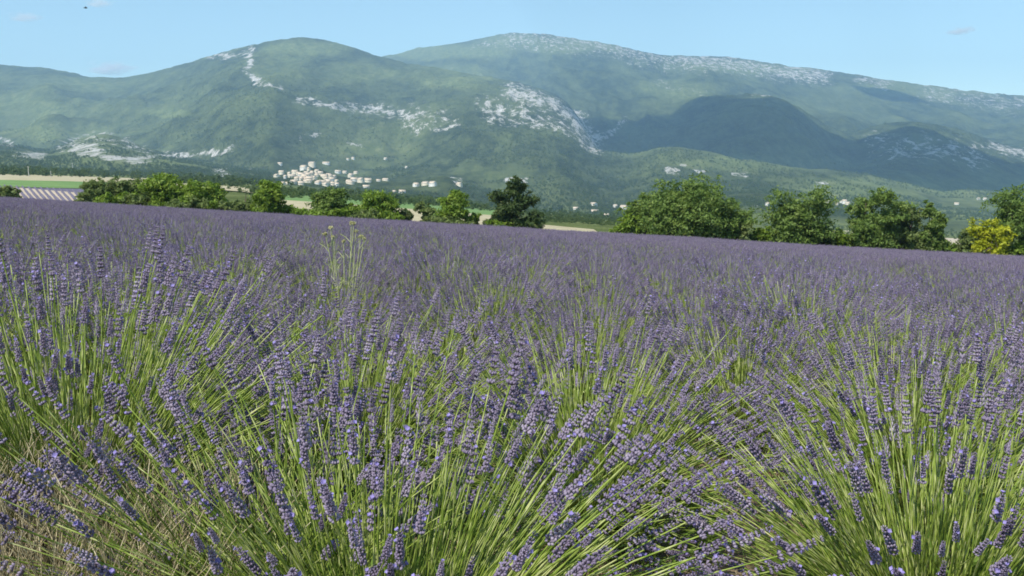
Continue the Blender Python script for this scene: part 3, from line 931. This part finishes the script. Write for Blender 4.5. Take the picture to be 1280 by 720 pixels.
for i, h_ in enumerate([(742, 255.7, 8, 3), (743.4, 264.7, 9, 3), (780, 259.6, 9, 4), (769, 258, 6, 3), (719.5, 261, 6, 2), (757.5, 269.5, 7, 3)]):
    house('pale farm building on the lower slope beside the broad domed tree', 'farm buildings beside the domed tree', *h_, True, 150 + i)
for i, h_ in enumerate([(1033.6, 252, 8, 3.5), (1055.5, 252.5, 5, 5), (1059.5, 254.5, 5, 3), (1051.5, 253, 3, 2), (1046, 255.5, 3, 2)]):
    house('cream house on the foothill seen between two hedge trees', 'houses between the hedge trees', *h_, i % 2 == 1, 160 + i)
house('narrow white house beside the notched twin-topped tree', None, 959, 256, 3, 5, True, 170)
for i, h_ in enumerate([(1231, 249, 4, 2.5), (1223, 248.7, 4, 2), (1195.7, 255, 5, 2)]):
    house('tiny white house on the foothill above the bare field', 'houses above the bare field', *h_, True, 180 + i)

# utility poles on the far stubble
for px, row, hp, lab in [(36, 221, 13, 'tall pale utility pole by the far stubble field'), (64, 223, 9, 'short pale utility pole by the far stubble field'), (91, 214, 10, 'pale utility pole standing among the far trees')]:
    x, y, z = hit(px, row, 200)
    H = hp / F_PX * y
    root = empty('utility_pole', (x, y, z)); tag(root, lab, 'utility pole')
    k = np.array([[(0, 0, -0.5), (0, 0, H * 0.5), (0, 0, H)]], float)
    a_, b_ = tubes(k, np.array([[0.3, 0.26, 0.2]]) * H / 8, 8); g = Geo(); g.add(a_, b_)
    obj('shaft', g.mesh('shaft', [M['pole']]), root)
    a_, b_ = tubes(np.array([[(-0.12 * H, 0, H * 0.93), (0, 0, H * 0.93), (0.12 * H, 0, H * 0.93)]], float), np.full((1, 3), 0.014 * H), 6); g = Geo(); g.add(a_, b_)
    obj('crossarm', g.mesh('crossarm', [M['pole']]), root)

# bird in flight
u, s = ray(107, 10)
bd = 55.0
root = empty('bird', (float(u) * bd, bd, float(s) * bd), 0.5); tag(root, 'small dark bird flying high in the blue sky', 'bird')
k = np.array([[(-0.13, 0, 0), (-0.09, 0, 0), (-0.03, 0, 0.004), (0.04, 0, 0.006), (0.085, 0, 0.012), (0.11, 0, 0.01)]])
a_, b_ = tubes(k, np.array([[0.006, 0.016, 0.03, 0.034, 0.022, 0.003]]), 10); g = Geo(); g.add(a_, b_)
obj('body', g.mesh('body', [M['feather']], True), root)
for sgn in (-1, 1):
    wv = []
    for t in np.linspace(0, 1, 6):
        yy = sgn * (0.02 + 0.17 * t); zz = 0.012 + 0.05 * math.sin(t * 2.2); xx = 0.045 - 0.09 * t * t; ch = 0.055 * (1 - t ** 2) + 0.006
        wv += [(xx, yy, zz), (xx - ch, yy, zz - 0.004), (xx - ch * 0.5, yy, zz + 0.008)]
    wf = []
    for i in range(5):
        o_ = i * 3
        wf += [(o_, o_ + 3, o_ + 5, o_ + 2), (o_ + 2, o_ + 5, o_ + 4, o_ + 1), (o_, o_ + 1, o_ + 4, o_ + 3)]
    g = Geo(); g.add(wv, wf)
    obj('wing', g.mesh('wing', [M['feather']], True), root)
tvv = [(-0.12, -0.006, 0.003), (-0.12, 0.006, 0.003), (-0.18, 0.03, 0), (-0.165, 0, 0), (-0.18, -0.03, 0), (-0.12, -0.006, -0.003), (-0.12, 0.006, -0.003)]
g = Geo(); g.add(tvv, [(0, 1, 3), (1, 2, 3), (0, 3, 4), (6, 5, 3), (6, 3, 2), (5, 4, 3)])
obj('tail', g.mesh('tail', [M['feather']]), root)

# ------------------------------------------------------------------ striped plot: cream soil with rows of young lavender
patch('bare_field', 'cream bare soil between the young lavender rows', 'field', M['palesoil'], [(-40, 256), (118, 264), (100, 243), (-30, 232)], 0.30)
rr_ = np.random.default_rng(55)
cnr = [np.array(hit(px, py, EDGE + 1)) for px, py in [(-30, 256), (122, 263), (104, 240), (-40, 231)]]
NR = 19
for i in range(NR):
    t = (i + 0.5) / NR
    p0 = cnr[0] * (1 - t) + cnr[1] * t; p1 = cnr[3] * (1 - t) + cnr[2] * t
    sp = np.linalg.norm((cnr[1] - cnr[0])[:2]) / NR
    K = 40
    k = np.linspace(0, 1, K)
    cx_ = p0[0] + (p1[0] - p0[0]) * k; cy_ = p0[1] + (p1[1] - p0[1]) * k
    cz_ = terrain(cx_ / cy_, cy_) + 0.3
    hw = sp * 0.35 * (0.85 + 0.3 * vnoise(k * 14, k * 0 + i, 5))
    hh = 0.28 * (0.75 + 0.5 * vnoise(k * 18, k * 0 + i, 6))
    A = np.linspace(0, math.pi, 6)
    v = np.stack([cx_[:, None] + np.cos(A)[None] * hw[:, None], np.repeat(cy_[:, None], 6, 1), cz_[:, None] + np.sin(A)[None] * hh[:, None] - 0.02], -1).reshape(-1, 3)
    b0 = (np.arange(K - 1)[:, None] * 6 + np.arange(5)[None]).ravel()
    q = np.stack([b0, b0 + 1, b0 + 7, b0 + 6], -1)
    tag(obj('lavender_row', np_mesh('lavender_row', v, q, [M['farlav']], None, True)),
        'clipped purple row of young lavender between cream soil stripes', 'lavender row', 'young lavender rows in the striped plot')


# ------------------------------------------------------------------ lavender
def spike_template(whorls, per, hd, seed):
    """flower spike along +z, about 0.066 m long; material 0 calyx, 1 open floret"""
    r = np.random.default_rng(seed)
    V = []; Fq = []; Mi = []; n = 0
    Ls = 0.066
    zs = [0.0] + list(0.013 + np.linspace(0, 1, whorls - 1) ** 0.95 * (Ls - 0.013))
    if whorls <= 3: zs = list(np.linspace(0, Ls * 0.85, whorls))
    for wi, z in enumerate(zs):
        f = wi / max(1, whorls - 1)
        z = z + r.uniform(-0.0016, 0.0016)
        rad = 0.0054 * (1.0 - 0.62 * f ** 2.4) * r.uniform(0.82, 1.2)
        L = (0.0108 if hd else 0.0125) * (1 - 0.35 * f) * (1.0 if whorls > 4 else Ls / whorls / 0.0085)
        for k in range(per):
            a = 6.283 * k / per + wi * 0.6 + r.uniform(-0.15, 0.15)
            out = np.array([math.cos(a), math.sin(a), 0.0])
            ax = norm(out * r.uniform(0.45, 0.8) + np.array([0, 0, 0.8]))
            side = np.cross(ax, out); side = side / np.linalg.norm(side)
            up = np.cross(side, ax)
            b = np.array([0, 0, z]) + out * rad * 0.15
            wd = rad * (0.50 if whorls > 4 else 0.75)
            mid = b + ax * L * 0.6 + out * rad * 0.25
            tip = b + ax * L
            if hd:
                pts = [b, mid + side * wd, mid + up * wd, mid - side * wd, mid - up * wd, tip]
                fs = [(0, 1, 2), (0, 2, 3), (0, 3, 4), (0, 4, 1), (5, 2, 1), (5, 3, 2), (5, 4, 3), (5, 1, 4)]
            else:
                pts = [b, mid + side * wd, mid + up * wd, mid - side * wd, tip]
                fs = [(0, 1, 2), (0, 2, 3), (4, 2, 1), (4, 3, 2)]
            V += pts; Fq += [tuple(i + n for i in f_) for f_ in fs]; Mi += [0] * len(fs); n += len(pts)
            if r.random() < (0.06 if wi < whorls * 0.4 else 0.02) and whorls > 4:
                c = tip + ax * 0.001; w2 = 0.0042
                pts = [c - ax * 0.002, c + side * w2 + ax * .002, c + up * w2 + ax * .002, c - side * w2 + ax * .002, c - up * w2 + ax * .002]
                V += pts; fs = [(0, 1, 2), (0, 2, 3), (0, 3, 4), (0, 4, 1)]
                Fq += [tuple(i + n for i in f_) for f_ in fs]; Mi += [1] * 4; n += 5
    return np.array(V), np.array(Fq), np.array(Mi)


HD = [spike_template(w_, 7, True, 10 + i) for i, w_ in enumerate((8, 7, 9, 7, 8, 6))]
MD = [spike_template(7, 5, False, 20 + i) for i in range(3)]
LD = [spike_template(3, 4, False, 30 + i) for i in range(2)]
HD_ME = [np_mesh('flower_spike', v, f, [M['calyx'], M['floret']], m_) for v, f, m_ in HD]


def stems(r, n, L=0.58, thmax=78, lean=(0.10, 0.0), base_r=0.12, K=7, top=0.13, width=1.0, var=0.15):
    th = np.arccos(1 - r.random(n) * (1 - math.cos(math.radians(thmax))))
    ph = r.random(n) * 6.283
    b = np.stack([np.cos(ph) * base_r * np.sqrt(r.random(n)), np.sin(ph) * base_r * np.sqrt(r.random(n)), r.uniform(0.02, top, n)], -1)
    ph2 = ph + r.normal(size=n) * 0.25
    L_ = L * np.clip(r.normal(0.97, var, n), 0.55, 1.2)
    p = b.copy(); path = [p]
    bend = r.normal(size=(n, 2)) * 0.10
    for k in range(K - 1):
        t = k / (K - 2)
        a = th * (0.72 + 0.34 * t) * width + 0.10 * np.sin(th) * t * t
        d = np.stack([np.sin(a) * np.cos(ph2), np.sin(a) * np.sin(ph2), np.cos(a)], -1)
        d[:, 0] += lean[0] * t + bend[:, 0] * t; d[:, 1] += lean[1] * t + bend[:, 1] * t
        d = norm(d)
        p = p + d * (L_ / (K - 1))[:, None]
        path.append(p)
    path = np.stack(path, 1)
    path[:, :, 2] = np.maximum(path[:, :, 2], 0.02)
    d = norm(path[:, -1] - path[:, -2])
    d[:, 2] += 0.15
    return path, norm(d)


def stem_geo(r, path, rad, sides=3):
    n, K, _ = path.shape
    rr = rad * r.uniform(0.75, 1.25, n)[:, None] * np.linspace(1.15, 0.8, K)[None]
    return tubes(path, rr, sides)


def leaves_geo(r, n, rad=0.30, h=0.30, size=0.05, w=0.0035):
    """narrow leaves of the basal cushion"""
    ph = r.random(n) * 6.283; rr = np.sqrt(r.random(n)) * rad
    p = np.stack([np.cos(ph) * rr, np.sin(ph) * rr, r.random(n) * h * (1 - (rr / rad) ** 2 * 0.6)], -1)
    d = norm(np.stack([np.cos(ph) * rr / rad * 1.0, np.sin(ph) * rr / rad * 1.0, np.full(n, 0.7)], -1) + r.normal(size=(n, 3)) * 0.35)
    x, y = frames(d)
    a = r.random(n) * 6.283
    s = x * np.cos(a)[:, None] + y * np.sin(a)[:, None]
    L = (size * r.uniform(0.6, 1.5, n))[:, None]; W = (w * r.uniform(0.7, 1.3, n))[:, None]
    v = np.stack([p, p + d * L * 0.5 + s * W, p + d * L, p + d * L * 0.5 - s * W], 1).reshape(-1, 3)
    return v, np.arange(n * 4).reshape(-1, 4)


def near_plant(label, x, y, seed, n, n_part, L=0.58, lean=(0.10, 0.0), thmax=80, sterile=1.5, h_scale=1.0):
    r = np.random.default_rng(seed)
    root = empty('lavender_plant', (x, y, float(field_z(x, y))))
    tag(root, label, 'lavender', 'lavender plants of the front row')
    path, d = stems(r, n, L * h_scale, thmax, lean)
    extra, _ = stems(r, int(n * sterile), L * 0.80, thmax * 0.95, lean, K=6)
    g = Geo()
    g.add(*stem_geo(r, path, 0.00165, 4))
    g.add(*stem_geo(r, extra, 0.0016, 3))
    tag(obj('stems', g.mesh('stems', [M['stem']], True), root), kind='stuff')
    g = Geo(); g.add(*leaves_geo(r, 2600, 0.42, 0.36, 0.06))
    tag(obj('foliage', g.mesh('foliage', [M['leaf']]), root), kind='stuff')
    tip = path[:, -1]
    sc = r.uniform(0.72, 1.28, n)
    # the spikes that show largest are single parts, the rest one mass
    wp = tip + np.array([x, y, root.location.z])
    dist = np.linalg.norm(wp, axis=1) + 0.25 * r.random(n)
    order = np.argsort(dist)
    Z = Vector((0, 0, 1))
    for i in order[:n_part]:
        o = bpy.data.objects.new('flower_spike', HD_ME[int(r.integers(len(HD_ME)))])
        q = Z.rotation_difference(Vector(d[i])) @ Matrix.Rotation(float(r.random() * 6.28), 3, 'Z').to_quaternion()
        o.rotation_mode = 'QUATERNION'; o.rotation_quaternion = q
        o.location = tip[i]; o.scale = (sc[i] * r.uniform(0.9, 1.1), sc[i] * r.uniform(0.9, 1.1), sc[i])
        link(o, root)
    rest = order[n_part:]
    if len(rest):
        v, f, mi = stamp(*MD[0], tip[rest], d[rest], sc[rest], r.random(len(rest)) * 6.28)
        tag(obj('flower_spikes', np_mesh('flower_spikes', v, f, [M['calyx'], M['floret']], mi), root), kind='stuff')
    return root


NEAR = [
    ('large sprawling lavender bush beside the dry straw, stems fanning out to both sides', -0.22, 1.62, 1, 520, 290, 0.60, (0.10, 0.02), 85),
    ('smaller lavender clump leaning out over the dry straw', -0.58, 1.80, 9, 170, 160, 0.56, (-0.30, -0.05), 58),
    ('upright green-stemmed lavender bush next to the large sprawling bush', 0.98, 1.95, 2, 430, 260, 0.58, (0.02, 0.0), 74),
    ('tall lavender bush behind the straw with long pale stems above its neighbours', -1.17, 2.3, 3, 430, 260, 0.72, (0.03, 0.0), 58),
    ('lavender bush filling the gap behind the large sprawling bush', 0.25, 2.75, 4, 400, 220, 0.58, (0.08, 0.0), 76),
    ('lavender bush between the tall pale-stemmed bush and the row behind', -0.55, 2.95, 5, 400, 220, 0.58, (0.05, 0.0), 74),
    ('lavender bush behind the upright green-stemmed bush', 1.45, 3.05, 6, 400, 220, 0.60, (0.0, 0.0), 74),
]
for lab, x, y, sd, n, npart, L, lean, th in NEAR:
    near_plant(lab, x, y, sd, n, npart, L, lean, th)

# the field: rows of plants behind the front row
MID = []
for i in range(6):
    r = np.random.default_rng(200 + i)
    path, d = stems(r, 400, 0.58, 76, (0.05, 0.0), var=0.08)
    extra, _ = stems(r, 170, 0.40, 72, K=5)
    g = Geo(); g.add(*stem_geo(r, path[:, ::2], 0.0018, 3)); g.add(*stem_geo(r, extra, 0.0019, 3))
    g.add(*leaves_geo(r, 600, 0.42, 0.36, 0.08, 0.006))
    st = g.mesh('stems', [M['stem']])
    v, f, mi = stamp(*MD[i % 3], path[:, -1], d, r.uniform(0.85, 1.35, 400), r.random(400) * 6.28)
    MID.append((st, np_mesh('flower_spikes', v, f, [M['calyx'], M['floret']], mi)))
FARV = []
for i in range(5):
    r = np.random.default_rng(260 + i)
    nn = 230
    path, d = stems(r, nn, 0.58, 76, (0.05, 0.0), K=4, var=0.06)
    g = Geo(); sv, sq = stem_geo(r, path, 0.0022, 3); g.add(sv, sq, 2)
    v, f, mi = stamp(*LD[i % 2], path[:, -1], d, r.uniform(1.15, 1.7, nn), r.random(nn) * 6.28)
    g.add(v, f, 0)
    FARV.append(g.mesh('far_lavender', [M['calyx'], M['floret'], M['stem']]))

r = np.random.default_rng(99)
cand = []
ROW, STEP = 1.42, 0.72
for k in range(0, 70):
    y0 = 3.95 + k * ROW
    if y0 > EDGE - 0.8: break
    xm = 0.66 * y0 + 3.5
    for x in np.arange(-xm, xm, STEP):
        yy = y0 + 0.06 * x + r.normal() * 0.09
        if yy > EDGE - 0.6: continue
        cand.append((x + r.normal() * 0.07 + (k % 2) * 0.3, yy))
cand = np.array(cand)
inview = np.abs(cand[:, 0]) < 0.585 * cand[:, 1] + 0.7
dist = np.hypot(cand[:, 0], cand[:, 1]) + np.where(inview, 0, 1e4)
order = np.argsort(dist)
mids, fars = order[:294], order[294:]
for j, i in enumerate(mids):
    x, y = cand[i]
    st, fl = MID[int(r.integers(6))]
    o = bpy.data.objects.new('lavender_plant', None); o.empty_display_size = 0.1
    o.location = (x, y, float(field_z(x, y))); o.rotation_euler = (0, 0, r.random() * 6.28)
    s = r.uniform(0.88, 1.14); o.scale = (s, s, s * r.uniform(0.93, 1.08))
    link(o)
    if y < 5.6:
        tag(o, 'lavender bush in the first planted row behind the front bushes', 'lavender', 'lavender bushes of the row behind the front')
    else:
        tag(o, 'purple lavender bush in the even rows across the middle of the field', 'lavender', 'lavender bushes across the middle of the field')
    tag(link(bpy.data.objects.new('stems', st), o), kind='stuff')
    tag(link(bpy.data.objects.new('flower_spikes', fl), o), kind='stuff')
fc = cand[fars]
gn_scatter('lavender_field', np.stack([fc[:, 0], fc[:, 1], field_z(fc[:, 0], fc[:, 1])], -1), r.uniform(0.9, 1.15, len(fc)), r.random(len(fc)) * 6.28, FARV,
           'endless purple lavender stretching back to the hedge', 'lavender field')

# ------------------------------------------------------------------ dry straw and grass at the front
def blades(r, n, xs, ys, h0, h1, w, lean=0.25):
    x = r.uniform(*xs, n); y = r.uniform(*ys, n)
    b = np.stack([x, y, field_z(x, y)], -1)
    h = r.uniform(h0, h1, n)
    dd = np.stack([r.normal(size=n) * lean, r.normal(size=n) * lean, np.ones(n)], -1)
    K = 4
    t = np.linspace(0, 1, K)
    cv = r.normal(size=(n, 2)) * 0.25
    P = b[:, None] + dd[:, None] * (t[None, :, None] * h[:, None, None])
    P[:, :, 0] += cv[:, 0:1] * t[None] ** 2 * h[:, None]; P[:, :, 1] += cv[:, 1:2] * t[None] ** 2 * h[:, None]
    return tubes(P, w * r.uniform(0.6, 1.4, n)[:, None] * np.linspace(1, 0.35, K)[None], 3)


r = np.random.default_rng(321)
g = Geo()
g.add(*blades(r, 2300, (-1.4, -0.62), (1.45, 2.1), 0.25, 0.53, 0.0018, 0.14))
g.add(*blades(r, 900, (0.35, 1.0), (1.2, 1.9), 0.05, 0.22, 0.0016))
g.add(*blades(r, 2500, (-2.2, 2.2), (1.0, 4.0), 0.03, 0.16, 0.0014, 0.5))
tag(obj('dry_grass', g.mesh('dry_grass', [M['straw']])), 'dry straw coloured grass standing in front of the lavender', 'dry grass', kind='stuff')
g = Geo()
g.add(*blades(r, 2200, (-1.35, -0.4), (1.25, 2.0), 0.06, 0.32, 0.0017, 0.35))
g.add(*blades(r, 2200, (-2.2, 2.2), (1.0, 4.0), 0.05, 0.24, 0.0017, 0.45))
tag(obj('green_grass', g.mesh('green_grass', [M['grass']])), 'green weeds and grass between the lavender bushes', 'grass', kind='stuff')

# pale weed sticking out of the lavender
u, s = ray(430, 330)
wy = 6.0
wx = float(u) * wy
root = empty('weed', (wx, wy, float(field_z(wx, wy)))); tag(root, 'pale yellow green weed with branching stalks rising above the lavender', 'weed')
r = np.random.default_rng(12)
tops = [(408, 292), (413, 284), (437, 280), (444, 279), (449, 296), (455, 297), (446, 288), (419, 295), (429, 302)]
for i, (px, py) in enumerate(tops):
    uu_, ss_ = ray(px, py)
    e = np.array([float(uu_) * wy - wx, r.uniform(-0.08, 0.08), float(ss_) * wy - root.location.z])
    b = np.array([r.uniform(-0.03, 0.03), r.uniform(-0.03, 0.03), 0.0])
    m1 = b * 0.5 + e * 0.5 + np.array([-0.10 * e[0], 0, 0.05])
    t = np.linspace(0, 1, 8)[:, None]
    P = (1 - t) ** 2 * b + 2 * t * (1 - t) * m1 + t * t * e
    a_, b_ = tubes(P[None], np.linspace(0.0055, 0.0025, 8)[None], 5)
    g = Geo(); g.add(a_, b_)
    for k in range(4):
        q0 = P[4 + k % 3]; q1 = q0 + np.array([r.normal() * 0.05, r.normal() * 0.03, 0.06])
        a_, b_ = tubes(np.stack([q0, 0.5 * (q0 + q1) + [0, 0, 0.01], q1])[None], np.array([[0.003, 0.0025, 0.0015]]), 4)
        g.add(a_, b_)
    st_ = obj('stalk', g.mesh('stalk', [M['weed']]), root)
    g = Geo()
    v, q = leaf_cloud(np.random.default_rng(i), [(e[0], e[1], e[2], 0.010, 0.010, 0.009)], 14, 0.008)
    g.add(v, q)
    obj('flower_head', g.mesh('flower_head', [M['weedflower']]), st_)
